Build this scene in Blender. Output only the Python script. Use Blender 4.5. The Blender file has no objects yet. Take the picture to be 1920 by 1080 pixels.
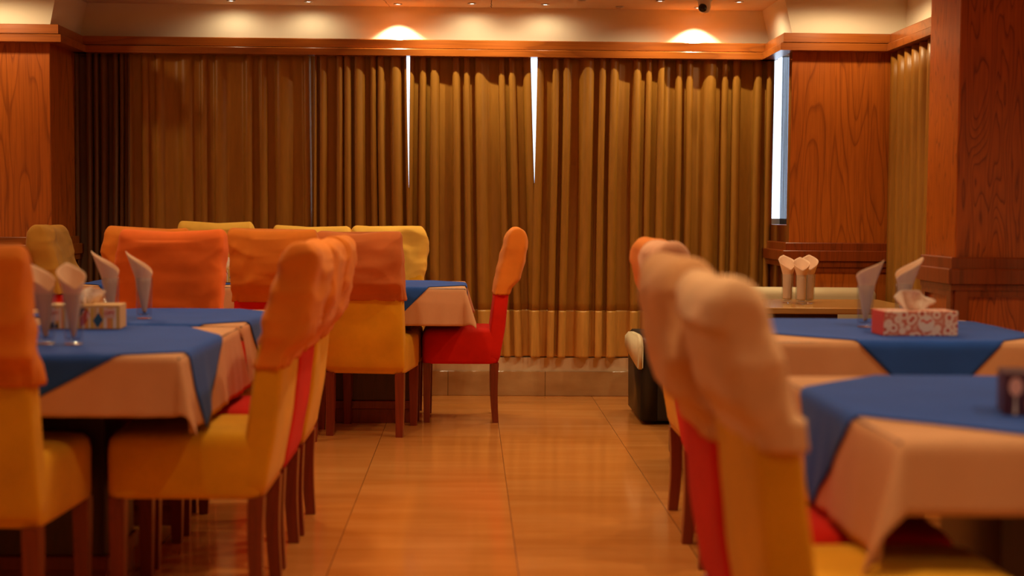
import bpy, bmesh, math, random
from mathutils import Vector, Matrix, noise

PI = math.pi
S = bpy.context.scene
C = S.collection

# ------------------------------------------------------------------ camera
cam_d = bpy.data.cameras.new('camera')
cam = bpy.data.objects.new('camera', cam_d)
C.objects.link(cam)
S.camera = cam
cam_d.sensor_width = 36.0
cam_d.lens = 50.0
cam_d.clip_start = 0.05
cam_d.clip_end = 60
cam_d.dof.use_dof = True
cam_d.dof.focus_distance = 7.7
cam_d.dof.aperture_fstop = 1.9
cam.matrix_world = (Matrix.Translation((0, 0, 1.14)) @ Matrix.Rotation(math.radians(-1.72), 4, 'Z')
                    @ Matrix.Rotation(math.radians(90 - 3.10), 4, 'X') @ Matrix.Rotation(0.0078, 4, 'Z'))

# ------------------------------------------------------------------ world: daylight outside the windows
W = bpy.data.worlds.new('daylight')
S.world = W
W.use_nodes = True
bg = W.node_tree.nodes['Background']
bg.inputs[0].default_value = (0.72, 0.84, 1.0, 1)
bg.inputs[1].default_value = 2.2

S.view_settings.view_transform = 'Standard'
S.view_settings.look = 'None'
S.view_settings.gamma = 1.0
S.view_settings.exposure = 0.0
S.view_settings.use_curve_mapping = False
S.cycles.use_denoising = True
S.cycles.caustics_reflective = False
S.cycles.caustics_refractive = False
S.cycles.max_bounces = 10
S.cycles.sample_clamp_indirect = 6.0

CEIL = 2.38
WARM = (1.0, 0.73, 0.40)
BAY_WARM = (1.0, 0.82, 0.50)
ROOM_POWER = 46.0      # watts of each ceiling downlight of the dining room
WASH_POWER = 16.0       # watts of the small downlights in front of the curtains
# dining-room downlights (x, y); each gets a fitting and its own lamp
ROOM_LIGHTS = [(-2.3, 0.6), (-0.7, 0.6), (0.9, 0.6), (2.2, 0.6),
               (-2.3, 2.3), (-0.75, 2.5), (0.35, 2.3), (1.9, 2.4),
               (-2.1, 4.2), (-0.55, 4.3), (0.25, 4.5), (1.7, 4.0),
               (-1.9, 6.2), (-0.6, 6.0), (0.9, 6.2), (1.6, 6.5),
               (-2.75, 7.72), (2.05, 7.72)]
ROOM_DIM = [0.4, 0.45, 0.75, 0.8, 0.32, 0.45, 1.15, 1.1, 0.55, 0.75, 1.1, 1.1, 1.1, 1.0, 1.0, 1.0, 0.62, 0.50]
# recessed spots of the curtain bay: x, y, on
BAY_LIGHTS = [(-1.43, 8.60, 1), (-0.97, 8.60, 1), (-0.44, 8.66, 2), (0.005, 8.60, 1), (0.445, 8.60, 1),
              (0.90, 8.66, 0), (1.375, 8.66, 2),
              (-1.80, 8.42, 0), (-0.245, 8.40, 1), (0.19, 8.40, 1), (0.65, 8.40, 0), (1.11, 8.40, 1), (1.575, 8.40, 1)]


# ------------------------------------------------------------------ materials
def mat(name, color, rough=0.6, **kw):
    m = bpy.data.materials.new(name)
    m.use_nodes = True
    b = m.node_tree.nodes['Principled BSDF']
    b.inputs['Base Color'].default_value = (*color, 1)
    b.inputs['Roughness'].default_value = rough
    for k, v in kw.items():
        b.inputs[k].default_value = v
    return m


def nd(m, typ, **kw):
    n = m.node_tree.nodes.new(typ)
    for k, v in kw.items():
        setattr(n, k, v)
    return n


def lk(m, a, b):
    m.node_tree.links.new(a, b)


def coords(m, scale, rot=(0, 0, 0), which='Object'):
    t = nd(m, 'ShaderNodeTexCoord')
    mp = nd(m, 'ShaderNodeMapping')
    mp.inputs['Scale'].default_value = scale
    mp.inputs['Rotation'].default_value = rot
    lk(m, t.outputs[which], mp.inputs[0])
    return mp.outputs[0]


def noise_tex(m, vec, scale, detail=3, rough=0.5, dist=0.0):
    n = nd(m, 'ShaderNodeTexNoise')
    n.inputs['Scale'].default_value = scale
    n.inputs['Detail'].default_value = detail
    n.inputs['Roughness'].default_value = rough
    n.inputs['Distortion'].default_value = dist
    lk(m, vec, n.inputs['Vector'])
    return n.outputs[0]


def ramp(m, fac, stops):
    r = nd(m, 'ShaderNodeValToRGB')
    els = r.color_ramp.elements
    while len(els) < len(stops):
        els.new(0.5)
    for e, (p, c) in zip(els, stops):
        e.position = p
        e.color = (*c, 1)
    lk(m, fac, r.inputs[0])
    return r.outputs[0]


def mathn(m, op, a, b=None):
    n = nd(m, 'ShaderNodeMath', operation=op)
    for i, v in enumerate((a, b)):
        if v is None:
            continue
        if isinstance(v, (int, float)):
            n.inputs[i].default_value = v
        else:
            lk(m, v, n.inputs[i])
    return n.outputs[0]


def mix(m, fac, a, b, blend='MIX'):
    n = nd(m, 'ShaderNodeMix', data_type='RGBA', blend_type=blend)
    for i, v in ((0, fac), (6, a), (7, b)):
        if isinstance(v, (int, float)):
            n.inputs[i].default_value = v
        elif isinstance(v, tuple):
            n.inputs[i].default_value = (*v, 1)
        else:
            lk(m, v, n.inputs[i])
    return n.outputs[2]


def bump(m, height, strength=0.2, dist=0.002):
    b = nd(m, 'ShaderNodeBump')
    b.inputs['Strength'].default_value = strength
    b.inputs['Distance'].default_value = dist
    lk(m, height, b.inputs['Height'])
    lk(m, b.outputs[0], m.node_tree.nodes['Principled BSDF'].inputs['Normal'])


def bsdf(m):
    return m.node_tree.nodes['Principled BSDF']


def wood(name, light, mid, dark, axis='Z', scale=1.0, rough=0.3, bands=9.0, grain=0.45):
    """flat-sawn veneer: contour bands of a noise stretched along the grain, plus fine pores"""
    m = mat(name, mid, rough)
    a = 0.13 if axis in 'XYZ' else 1
    sc = [1.0, 1.0, 1.0]
    sc['XYZ'.index(axis)] = a
    v = coords(m, tuple(s * scale for s in sc))
    n = noise_tex(m, v, 3.6, 1.5, 0.4, 0.25)
    f = mathn(m, 'FRACT', mathn(m, 'MULTIPLY', n, bands))
    line = ramp(m, f, [(0.0, (0.15,) * 3), (0.22, (0.0,) * 3), (0.75, (0.25,) * 3), (0.93, (1.0,) * 3), (1.0, (0.3,) * 3)])
    sc2 = [70.0, 70.0, 70.0]
    sc2['XYZ'.index(axis)] = 2.0
    v2 = coords(m, tuple(sc2))
    fine = noise_tex(m, v2, 1.6, 3, 0.6)
    v3 = coords(m, (0.9, 0.9, 0.35))
    big = noise_tex(m, v3, 2.0, 2)
    c0 = mix(m, big, light, mid)
    c1 = mix(m, mathn(m, 'MULTIPLY', line, grain), c0, dark)
    c2 = mix(m, mathn(m, 'MULTIPLY', ramp(m, fine, [(0.45, (0,) * 3), (0.62, (1,) * 3)]), 0.28), c1, dark)
    lk(m, c2, bsdf(m).inputs['Base Color'])
    bsdf(m).inputs['Coat Weight'].default_value = 0.35
    bsdf(m).inputs['Coat Roughness'].default_value = 0.22
    bump(m, fine, 0.12, 0.001)
    return m


def fabric(name, col, rough=0.85, weave=900, var=0.12, sheen=0.06, bumps=0.25):
    m = mat(name, col, rough)
    v = coords(m, (1, 1, 1))
    big = noise_tex(m, v, 5.0, 4, 0.55)
    lo = tuple(c * (1 - var) for c in col)
    hi = tuple(min(1, c * (1 + var)) for c in col)
    lk(m, ramp(m, big, [(0.3, lo), (0.7, hi)]), bsdf(m).inputs['Base Color'])
    w = noise_tex(m, v, weave, 2, 0.5)
    mid = noise_tex(m, v, 38, 3, 0.5)
    bump(m, mathn(m, 'ADD', w, mathn(m, 'MULTIPLY', mid, 2.0)), bumps, 0.0015)
    bsdf(m).inputs['Sheen Weight'].default_value = sheen
    bsdf(m).inputs['Sheen Roughness'].default_value = 0.5
    bsdf(m).inputs['Specular IOR Level'].default_value = 0.2
    return m


M = {}
M['wood_v'] = wood('oak_veneer_vertical', (0.62, 0.165, 0.016), (0.48, 0.110, 0.011), (0.15, 0.025, 0.004), 'Z', 1.9, bands=12, grain=0.55)
M['wood_big'] = wood('oak_veneer_pillar', (0.62, 0.140, 0.012), (0.50, 0.100, 0.009), (0.16, 0.022, 0.003), 'Z', 3.6, bands=15, grain=0.8)
M['wood_x'] = wood('oak_trim', (0.44, 0.125, 0.014), (0.33, 0.082, 0.009), (0.13, 0.024, 0.004), 'X', 1.6, rough=0.28, bands=7)
M['wood_y'] = wood('oak_trim_side', (0.44, 0.11, 0.016), (0.32, 0.070, 0.010), (0.12, 0.022, 0.004), 'Y', 1.6, rough=0.28, bands=7)
M['wood_low'] = wood('oak_wainscot', (0.34, 0.065, 0.008), (0.25, 0.042, 0.006), (0.06, 0.010, 0.002), 'Z', 1.4)
M['lacquer'] = mat('lacquered_wood', (0.16, 0.035, 0.008), 0.10, **{'Coat Weight': 1.0, 'Coat Roughness': 0.04})
M['leg'] = wood('stained_leg_wood', (0.26, 0.035, 0.010), (0.19, 0.022, 0.007), (0.09, 0.010, 0.004), 'Z', 3.0, rough=0.35, grain=0.3)
M['table_wood'] = wood('dark_table_wood', (0.075, 0.016, 0.007), (0.05, 0.010, 0.005), (0.02, 0.005, 0.003), 'Z', 3.0, rough=0.4)
M['yellow_top_wood'] = wood('pale_table_wood', (0.62, 0.34, 0.10), (0.52, 0.26, 0.07), (0.36, 0.16, 0.04), 'X', 2.0, rough=0.22, bands=5, grain=0.35)

M['body_yellow'] = fabric('yellow_upholstery', (0.78, 0.365, 0.010), weave=500)
M['body_red'] = fabric('red_upholstery', (0.70, 0.014, 0.003), weave=500, sheen=0.02)
M['cov_orange'] = fabric('orange_cover_cloth', (0.82, 0.235, 0.022))
M['cov_tangerine'] = fabric('tangerine_cover_cloth', (0.84, 0.155, 0.015))
M['cov_rust'] = fabric('rust_cover_cloth', (0.66, 0.18, 0.045))
M['cov_brown'] = fabric('brown_orange_cover_cloth', (0.74, 0.21, 0.022))
M['cov_gold'] = fabric('gold_cover_cloth', (0.90, 0.50, 0.07))
M['cov_mustard'] = fabric('mustard_cover_cloth', (0.52, 0.25, 0.035))
M['cov_peach'] = fabric('peach_cover_cloth', (0.84, 0.50, 0.27), var=0.16)
M['cov_tan'] = fabric('tan_cover_cloth', (0.80, 0.42, 0.19))
M['cov_rose'] = fabric('rose_tan_cover_cloth', (0.74, 0.38, 0.22), var=0.2)
M['salmon'] = fabric('salmon_table_cloth', (0.70, 0.36, 0.18), var=0.05, sheen=0.05)
M['blue'] = fabric('blue_table_cloth', (0.020, 0.088, 0.44), var=0.08, sheen=0.08)
M['napkin'] = fabric('paper_napkin', (0.86, 0.58, 0.40), rough=0.9, var=0.03, sheen=0.0, bumps=0.1)
M['napkin'].node_tree.nodes['Principled BSDF'].inputs['Subsurface Weight'].default_value = 0.0
M['tissue'] = mat('white_tissue', (0.86, 0.70, 0.60), 0.9)
def m_thin_glass():
    m = mat('clear_glass', (1, 1, 1), 0.0)
    tr = nd(m, 'ShaderNodeBsdfTransparent')
    tr.inputs[0].default_value = (0.93, 0.95, 0.97, 1)
    gl = nd(m, 'ShaderNodeBsdfGlossy')
    gl.inputs['Roughness'].default_value = 0.03
    lw = nd(m, 'ShaderNodeLayerWeight')
    lw.inputs[0].default_value = 0.25
    ms = nd(m, 'ShaderNodeMixShader')
    lk(m, mathn(m, 'ADD', mathn(m, 'MULTIPLY', mathn(m, 'POWER', lw.outputs['Facing'], 2.0), 0.5), 0.02), ms.inputs[0])
    lk(m, tr.outputs[0], ms.inputs[1])
    lk(m, gl.outputs[0], ms.inputs[2])
    lk(m, ms.outputs[0], m.node_tree.nodes['Material Output'].inputs[0])
    return m


M['glass'] = m_thin_glass()
M['glass_base'] = mat('thick_glass_base', (1, 1, 1), 0.0, **{'Transmission Weight': 1.0, 'IOR': 1.5})
M['pane'] = mat('window_glass', (0.9, 0.95, 1), 0.02, **{'Transmission Weight': 1.0, 'IOR': 1.02, 'Alpha': 0.3})
M['alu'] = mat('window_aluminium', (0.75, 0.77, 0.80), 0.4, Metallic=0.3)
M['leatherette'] = mat('black_leatherette', (0.012, 0.011, 0.010), 0.42)
M['cream_pad'] = fabric('cream_leatherette', (0.74, 0.60, 0.36), rough=0.5, var=0.04, sheen=0)
M['white_plastic'] = mat('white_plastic', (0.72, 0.68, 0.62), 0.35)
M['black_gloss'] = mat('black_lens', (0.01, 0.01, 0.012), 0.08)
M['chrome'] = mat('lamp_trim', (0.55, 0.48, 0.40), 0.35, Metallic=0.8)
M['carton'] = mat('carton_ochre', (0.72, 0.42, 0.16), 0.5)
M['dk'] = mat('carton_black_print', (0.03, 0.028, 0.02), 0.5)
M['rd'] = mat('carton_red_print', (0.50, 0.05, 0.02), 0.5)
M['bl'] = mat('carton_blue_print', (0.02, 0.10, 0.20), 0.5)
M['yl'] = mat('carton_yellow_print', (0.70, 0.42, 0.06), 0.5)
M['pk'] = mat('carton_pink_print', (0.78, 0.42, 0.36), 0.5)
M['lb'] = mat('carton_label', (0.82, 0.50, 0.36), 0.5)
M['wt'] = mat('carton_white_print', (0.82, 0.68, 0.60), 0.5)
M['pl'] = mat('carton_plum', (0.07, 0.018, 0.035), 0.45)
M['or'] = mat('carton_orange_print', (0.80, 0.30, 0.08), 0.5)
M['redc'] = mat('carton_bright_red', (0.70, 0.06, 0.03), 0.5)


def m_emit(name, col, s):
    m = mat(name, (0.8, 0.8, 0.8), 0.5)
    bsdf(m).inputs['Emission Color'].default_value = (*col, 1)
    bsdf(m).inputs['Emission Strength'].default_value = s
    return m


M['lamp_on'] = m_emit('lamp_glow', (1, 0.85, 0.66), 9)
M['lamp_off'] = mat('lamp_unlit', (0.10, 0.08, 0.06), 0.3)


def m_plaster(name, col):
    m = mat(name, col, 0.85)
    v = coords(m, (1, 1, 1))
    n = noise_tex(m, v, 1.8, 4, 0.6)
    lk(m, ramp(m, n, [(0.3, tuple(c * 0.92 for c in col)), (0.7, col)]), bsdf(m).inputs['Base Color'])
    bump(m, noise_tex(m, v, 60, 3), 0.06, 0.002)
    return m


M['plaster'] = m_plaster('cream_plaster', (0.86, 0.77, 0.60))
M['ceiling'] = m_plaster('ceiling_paint', (0.78, 0.60, 0.38))
M['wallpaint'] = m_plaster('wall_paint', (0.84, 0.66, 0.42))


def m_floor():
    m = mat('polished_tile', (0.6, 0.4, 0.25), 0.12)
    t = nd(m, 'ShaderNodeTexCoord')
    sep = nd(m, 'ShaderNodeSeparateXYZ')
    lk(m, t.outputs['Object'], sep.inputs[0])
    x = mathn(m, 'DIVIDE', mathn(m, 'ADD', sep.outputs[0], 0.44 + 60), 0.6)
    y = mathn(m, 'DIVIDE', mathn(m, 'ADD', sep.outputs[1], 0.05 + 60), 1.2)
    fx, fy = mathn(m, 'FRACT', x), mathn(m, 'FRACT', y)
    wx = mathn(m, 'MINIMUM', fx, mathn(m, 'SUBTRACT', 1.0, fx))
    wy = mathn(m, 'MINIMUM', fy, mathn(m, 'SUBTRACT', 1.0, fy))
    jx = mathn(m, 'LESS_THAN', wx, 0.0022)
    jy = mathn(m, 'MULTIPLY', mathn(m, 'LESS_THAN', wy, 0.0011), 0.35)
    joint = mathn(m, 'MAXIMUM', jx, jy)
    cid = nd(m, 'ShaderNodeCombineXYZ')
    lk(m, mathn(m, 'FLOOR', x), cid.inputs[0])
    lk(m, mathn(m, 'FLOOR', y), cid.inputs[1])
    wn = nd(m, 'ShaderNodeTexWhiteNoise', noise_dimensions='3D')
    lk(m, cid.outputs[0], wn.inputs['Vector'])
    ad = nd(m, 'ShaderNodeVectorMath', operation='ADD')
    mp = nd(m, 'ShaderNodeMapping')
    mp.inputs['Scale'].default_value = (0.55, 4.2, 1)
    lk(m, t.outputs['Object'], mp.inputs[0])
    sc = nd(m, 'ShaderNodeVectorMath', operation='SCALE')
    lk(m, wn.outputs['Color'], sc.inputs[0])
    sc.inputs['Scale'].default_value = 9.0
    lk(m, mp.outputs[0], ad.inputs[0])
    lk(m, sc.outputs[0], ad.inputs[1])
    n = noise_tex(m, ad.outputs[0], 2.0, 4, 0.55)
    col = ramp(m, n, [(0.30, (0.60, 0.215, 0.040)), (0.5, (0.67, 0.255, 0.055)), (0.72, (0.74, 0.31, 0.08))])
    tone = ramp(m, wn.outputs['Value'], [(0.0, (0.90,) * 3), (1.0, (1.0,) * 3)])
    col = mix(m, 1.0, col, tone, 'MULTIPLY')
    col = mix(m, joint, col, (0.09, 0.025, 0.006))
    lk(m, col, bsdf(m).inputs['Base Color'])
    bsdf(m).inputs['Specular IOR Level'].default_value = 0.5
    lk(m, mathn(m, 'ADD', mathn(m, 'MULTIPLY', joint, 0.12), 0.13), bsdf(m).inputs['Roughness'])
    return m


M['floor'] = m_floor()


def m_skirt():
    m = mat('skirting_tile', (0.42, 0.27, 0.12), 0.14)
    v = coords(m, (1.2, 1, 3))
    n = noise_tex(m, v, 3, 4)
    col = ramp(m, n, [(0.3, (0.44, 0.27, 0.11)), (0.7, (0.60, 0.40, 0.19))])
    t = nd(m, 'ShaderNodeTexCoord')
    sep = nd(m, 'ShaderNodeSeparateXYZ')
    lk(m, t.outputs['Object'], sep.inputs[0])
    fx = mathn(m, 'FRACT', mathn(m, 'DIVIDE', mathn(m, 'ADD', sep.outputs[0], 59.53), 0.6))
    j = mathn(m, 'LESS_THAN', fx, 0.006)
    lk(m, mix(m, j, col, (0.10, 0.05, 0.02)), bsdf(m).inputs['Base Color'])
    return m


M['skirt'] = m_skirt()


def m_curtain(name, col, sheen_col, rough=0.5, transl=0.10, silk=0.35):
    m = mat(name, col, rough)
    v = coords(m, (1, 1, 1))
    v2 = coords(m, (18, 18, 2.5))
    n = noise_tex(m, v2, 3, 3)
    lk(m, ramp(m, n, [(0.3, tuple(c * 0.9 for c in col)), (0.7, tuple(min(1, c * 1.1) for c in col))]), bsdf(m).inputs['Base Color'])
    b = bsdf(m)
    b.inputs['Sheen Weight'].default_value = silk
    b.inputs['Sheen Roughness'].default_value = 0.35
    b.inputs['Sheen Tint'].default_value = (*sheen_col, 1)
    w = noise_tex(m, coords(m, (500, 500, 220)), 1, 2)
    bump(m, w, 0.15, 0.001)
    tr = nd(m, 'ShaderNodeBsdfTranslucent')
    tr.inputs[0].default_value = (*sheen_col, 1)
    ms = nd(m, 'ShaderNodeMixShader')
    ms.inputs[0].default_value = transl
    out = m.node_tree.nodes['Material Output']
    lk(m, b.outputs[0], ms.inputs[1])
    lk(m, tr.outputs[0], ms.inputs[2])
    lk(m, ms.outputs[0], out.inputs[0])
    return m


M['curtain'] = m_curtain('bronze_curtain', (0.43, 0.185, 0.022), (0.75, 0.42, 0.08), 0.40, 0.15, 0.12)
M['hem'] = m_curtain('gold_satin_band', (0.66, 0.34, 0.07), (0.9, 0.6, 0.2), 0.30, 0.02, 0.12)
M['curtain_dark'] = m_curtain('brown_blackout_curtain', (0.14, 0.065, 0.02), (0.5, 0.3, 0.12), 0.5, 0.0, 0.1)


def m_print():
    """red and white roundel print of the right-hand tissue box"""
    m = mat('carton_red_white_print', (0.8, 0.5, 0.4), 0.45)
    v = coords(m, (1, 1, 1))
    vo = nd(m, 'ShaderNodeTexVoronoi')
    vo.inputs['Scale'].default_value = 34
    lk(m, v, vo.inputs['Vector'])
    d = vo.outputs['Distance']
    ring = ramp(m, d, [(0.0, (0.42, 0.05, 0.035)), (0.24, (0.62, 0.13, 0.08)), (0.30, (0.86, 0.68, 0.58)),
                       (0.48, (0.84, 0.62, 0.50)), (0.56, (0.62, 0.10, 0.05)), (0.8, (0.74, 0.40, 0.30))])
    lk(m, ring, bsdf(m).inputs['Base Color'])
    return m


M['print'] = m_print()


# ------------------------------------------------------------------ mesh helpers
def link(name, bm, m, parent=None, smooth=False, loc=None):
    me = bpy.data.meshes.new(name)
    bm.normal_update()
    bm.to_mesh(me)
    bm.free()
    mats = m if isinstance(m, (list, tuple)) else [m]
    for k in mats:
        me.materials.append(M[k] if isinstance(k, str) else k)
    if smooth:
        me.polygons.foreach_set('use_smooth', [True] * len(me.polygons))
    o = bpy.data.objects.new(name, me)
    C.objects.link(o)
    if parent is not None:
        o.parent = parent
    if loc is not None:
        o.location = loc
    return o


def recentre(o):
    """put the origin of a top-level mesh at the foot of its box"""
    me = o.data
    xs = [v.co.x for v in me.vertices]
    ys = [v.co.y for v in me.vertices]
    zs = [v.co.z for v in me.vertices]
    c = Vector(((min(xs) + max(xs)) / 2, (min(ys) + max(ys)) / 2, min(zs)))
    me.transform(Matrix.Translation(-c))
    o.location = o.location + c
    return o


def add_box(bm, x0, x1, y0, y1, z0, z1, bev=0.0, seg=2, mi=0):
    n0 = len(bm.faces)
    r = bmesh.ops.create_cube(bm, size=1.0)
    for v in r['verts']:
        v.co = Vector((x0 + (v.co.x + .5) * (x1 - x0), y0 + (v.co.y + .5) * (y1 - y0), z0 + (v.co.z + .5) * (z1 - z0)))
    fs = {f for v in r['verts'] for f in v.link_faces}
    for f in fs:
        f.material_index = mi
    if bev:
        es = list({e for v in r['verts'] for e in v.link_edges})
        bmesh.ops.bevel(bm, geom=es, offset=bev, segments=seg, affect='EDGES', profile=0.5)
    return bm


def box(name, x0, x1, y0, y1, z0, z1, m, parent=None, bev=0.0, seg=2, smooth=False):
    bm = bmesh.new()
    add_box(bm, x0, x1, y0, y1, z0, z1, bev, seg)
    return link(name, bm, m, parent, smooth)


def struct(o):
    o['kind'] = 'structure'
    return o


def tag(o, label, cat, group=None):
    o['label'] = label
    o['category'] = cat
    if group:
        o['group'] = group
    return o


def thing(name, loc, rz, label, cat, group=None):
    o = bpy.data.objects.new(name, None)
    o.empty_display_size = 0.1
    C.objects.link(o)
    o.location = loc
    o.rotation_euler = (0, 0, rz)
    return tag(o, label, cat, group)


def loft(bm, rings, cap0=True, cap1=True, close=True):
    vs = [[bm.verts.new(p) for p in r] for r in rings]
    n = len(rings[0])
    for a, b in zip(vs, vs[1:]):
        for i in range(n if close else n - 1):
            j = (i + 1) % n
            bm.faces.new((a[i], a[j], b[j], b[i]))
    if cap0:
        bm.faces.new(list(reversed(vs[0])))
    if cap1:
        bm.faces.new(vs[-1])
    return vs


def lathe(bm, prof, n=32, cx=0, cy=0):
    """closed or open profile of (r, z); points with r = 0 become poles"""
    rings = []
    for r, z in prof:
        if r < 1e-6:
            rings.append([bm.verts.new((cx, cy, z))])
        else:
            rings.append([bm.verts.new((cx + r * math.cos(2 * PI * i / n), cy + r * math.sin(2 * PI * i / n), z)) for i in range(n)])
    for a, b in zip(rings, rings[1:]):
        for i in range(n):
            j = (i + 1) % n
            if len(a) == 1 and len(b) == 1:
                continue
            if len(a) == 1:
                bm.faces.new((a[0], b[j], b[i]))
            elif len(b) == 1:
                bm.faces.new((a[i], a[j], b[0]))
            else:
                bm.faces.new((a[i], a[j], b[j], b[i]))


def lerp_tab(tab, z):
    if z <= tab[0][0]:
        return tab[0][1]
    for (z0, v0), (z1, v1) in zip(tab, tab[1:]):
        if z <= z1:
            t = (z - z0) / (z1 - z0)
            t = t * t * (3 - 2 * t) * 0.5 + t * 0.5
            return v0 + (v1 - v0) * t
    return tab[-1][1]


def sq(t, n):
    c, s = math.cos(t), math.sin(t)
    e = 2.0 / n
    return math.copysign(abs(c) ** e, c), math.copysign(abs(s) ** e, s)


# ------------------------------------------------------------------ the room shell
bm = bmesh.new()
add_box(bm, -3.6, 2.9, -1.2, 9.6, -0.1, 0.0)
struct(link('floor', bm, 'floor'))

struct(box('ceiling', -3.6, 2.9, -1.2, 8.86, CEIL, CEIL + 0.1, 'ceiling'))

WB = 8.85
bm = bmesh.new()
add_box(bm, -3.6, 2.9, WB, WB + 0.2, 0.0, 1.07)             # below the window
add_box(bm, -3.6, -2.20, WB, WB + 0.2, 1.07, CEIL)
add_box(bm, 2.06, 2.9, WB, WB + 0.2, 1.07, CEIL)
add_box(bm, -2.20, 2.06, WB, WB + 0.2, 2.25, CEIL)
struct(link('wall_back', bm, 'wallpaint'))

# painted bulkhead above the curtains, its ends leaning into the bay
bm = bmesh.new()
def prism(bm, pts_lo, pts_hi, z0, z1):
    a = [bm.verts.new((x, y, z0)) for x, y in pts_lo]
    b = [bm.verts.new((x, y, z1)) for x, y in pts_hi]
    n = len(a)
    for i in range(n):
        j = (i + 1) % n
        bm.faces.new((a[i], a[j], b[j], b[i]))
    bm.faces.new(list(reversed(a)))
    bm.faces.new(b)
MT = 2.168
prism(bm, [(-2.6, 8.80), (2.6, 8.80), (2.6, 8.95), (-2.6, 8.95)], [(-2.6, 8.78), (2.6, 8.78), (2.6, 8.95), (-2.6, 8.95)], MT - 0.05, CEIL)
struct(link('wall_bulkhead', bm, 'plaster'))
bm = bmesh.new()
prism(bm, [(-3.6, 8.19), (-2.385, 8.19), (-2.385, 8.86), (-3.6, 8.86)], [(-3.6, 8.16), (-2.33, 8.16), (-2.33, 8.86), (-3.6, 8.86)], MT - 0.02, CEIL)
struct(link('wall_pillar_left_top', bm, 'plaster'))
bm = bmesh.new()
prism(bm, [(1.85, 8.19), (2.9, 8.19), (2.9, 8.86), (1.85, 8.86)], [(1.79, 8.16), (2.9, 8.16), (2.9, 8.86), (1.79, 8.86)], MT - 0.02, CEIL)
struct(link('wall_pillar_right_top', bm, 'plaster'))

struct(box('wall_left', -3.6, -3.5, -1.2, 9.0, 0, CEIL, 'wallpaint'))
bm = bmesh.new()
add_box(bm, 2.50, 2.9, 5.9, 8.5, 0, CEIL)
add_box(bm, 2.75, 2.9, -1.2, 5.9, 0, CEIL)
struct(link('wall_right', bm, 'plaster'))
struct(box('wall_front', -3.6, 2.9, -1.2, -1.1, 0, CEIL, 'wallpaint'))

# timber pillars at both ends of the bay
bm = bmesh.new()
add_box(bm, -3.55, -2.385, 8.2, WB, 0, MT - 0.02, 0.004, 1)
struct(link('wall_pillar_left', bm, 'wood_v'))
bm = bmesh.new()
add_box(bm, 1.85, 2.50, 8.2, 8.27, 1.07, MT - 0.02)
add_box(bm, 2.10, 2.50, 8.27, WB, 1.07, MT - 0.02)
add_box(bm, 1.85, 2.50, 8.2, WB, 0.0, 1.07)
o = struct(link('wall_pillar_right', bm, ['wood_v', 'lacquer']))
for p in o.data.polygons:
    if p.normal.x < -0.9:
        p.material_index = 1

# pillar in the near right
bm = bmesh.new()
add_box(bm, 1.93, 2.80, 5.60, 5.97, 0, CEIL, 0.004, 1)
struct(link('wall_pillar_near', bm, 'wood_big'))


def mould(name, path, bands, m, back=0.0):
    """horizontal trim: for each band (z0, z1, out) an offset ribbon following the path, mitred"""
    bm = bmesh.new()
    for z0, z1, out in bands:
        pts = []
        n = len(path)
        for i, p in enumerate(path):
            p = Vector(p)
            d0 = (p - Vector(path[i - 1])).normalized() if i else (Vector(path[1]) - p).normalized()
            d1 = (Vector(path[i + 1]) - p).normalized() if i < n - 1 else d0
            n0, n1 = Vector((d0.y, -d0.x)), Vector((d1.y, -d1.x))
            k = (n0 + n1)
            k = k / max(0.3, k.dot(n0))
            pts.append((p, p + k * out))
        rings = []
        b = min(0.004, (z1 - z0) / 4)
        for p, q in pts:
            dd = (q - p).normalized()
            q2 = q - dd * b
            rings.append([(p.x, p.y, z0), (q.x, q.y, z0), (q.x, q.y, z1 - b), (q2.x, q2.y, z1), (p.x, p.y, z1)])
        vs = loft(bm, rings)
    bmesh.ops.recalc_face_normals(bm, faces=bm.faces)
    return struct(link(name, bm, m))


CR = [(2.068, 2.110, 0.085), (2.110, 2.116, 0.045), (2.116, MT, 0.065)]
mould('trim_1', [(-3.5, 8.2), (-2.385, 8.2), (-2.385, 8.86)], CR, 'wood_x')
mould('trim_2', [(-2.39, 8.72), (1.86, 8.72)], [(2.068, 2.110, 0.09), (2.110, 2.116, 0.04), (2.116, MT, 0.065), (2.110, MT - 0.003, -0.09)], 'wood_x')
mould('trim_3', [(1.85, 8.86), (1.85, 8.2), (2.46, 8.2), (2.46, 5.97)], CR, 'wood_x')
RAIL = [(0.925, 0.97, 0.022), (0.865, 0.925, 0.040), (0.83, 0.865, 0.026)]
mould('trim_4', [(-3.5, 8.2), (-2.385, 8.2), (-2.385, 8.84)], RAIL, 'wood_x')
mould('trim_5', [(1.85, 8.84), (1.85, 8.2), (2.50, 8.2)], RAIL, 'wood_low')
mould('trim_6', [(1.93, 5.97), (1.93, 5.60), (2.80, 5.60)], [(0.925, 0.97, 0.02), (0.865, 0.925, 0.035), (0.84, 0.865, 0.02)], 'wood_low')


def frame_panel(name, a, b, z0, z1, stile, out, m_in):
    """wainscot: raised stiles and rails around a recessed field, along the segment a-b, facing its right side"""
    a, b = Vector(a), Vector(b)
    L = (b - a).length
    d = (b - a) / L
    nrm = Vector((d.y, -d.x))
    bm = bmesh.new()
    def slab(s0, s1, h0, h1, t):
        r = bmesh.ops.create_cube(bm, size=1.0)
        for v in r['verts']:
            s = s0 + (v.co.x + .5) * (s1 - s0)
            t_ = (0.5 - v.co.y) * t
            p = a + d * s + nrm * t_
            v.co = Vector((p.x, p.y, h0 + (v.co.z + .5) * (h1 - h0)))
    slab(0, stile, z0, z1, out)
    slab(L - stile, L, z0, z1, out)
    slab(stile, L - stile, z1 - stile * 0.5, z1, out)
    slab(stile, L - stile, z0, z0 + stile, out)
    return struct(link(name, bm, m_in))


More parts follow.
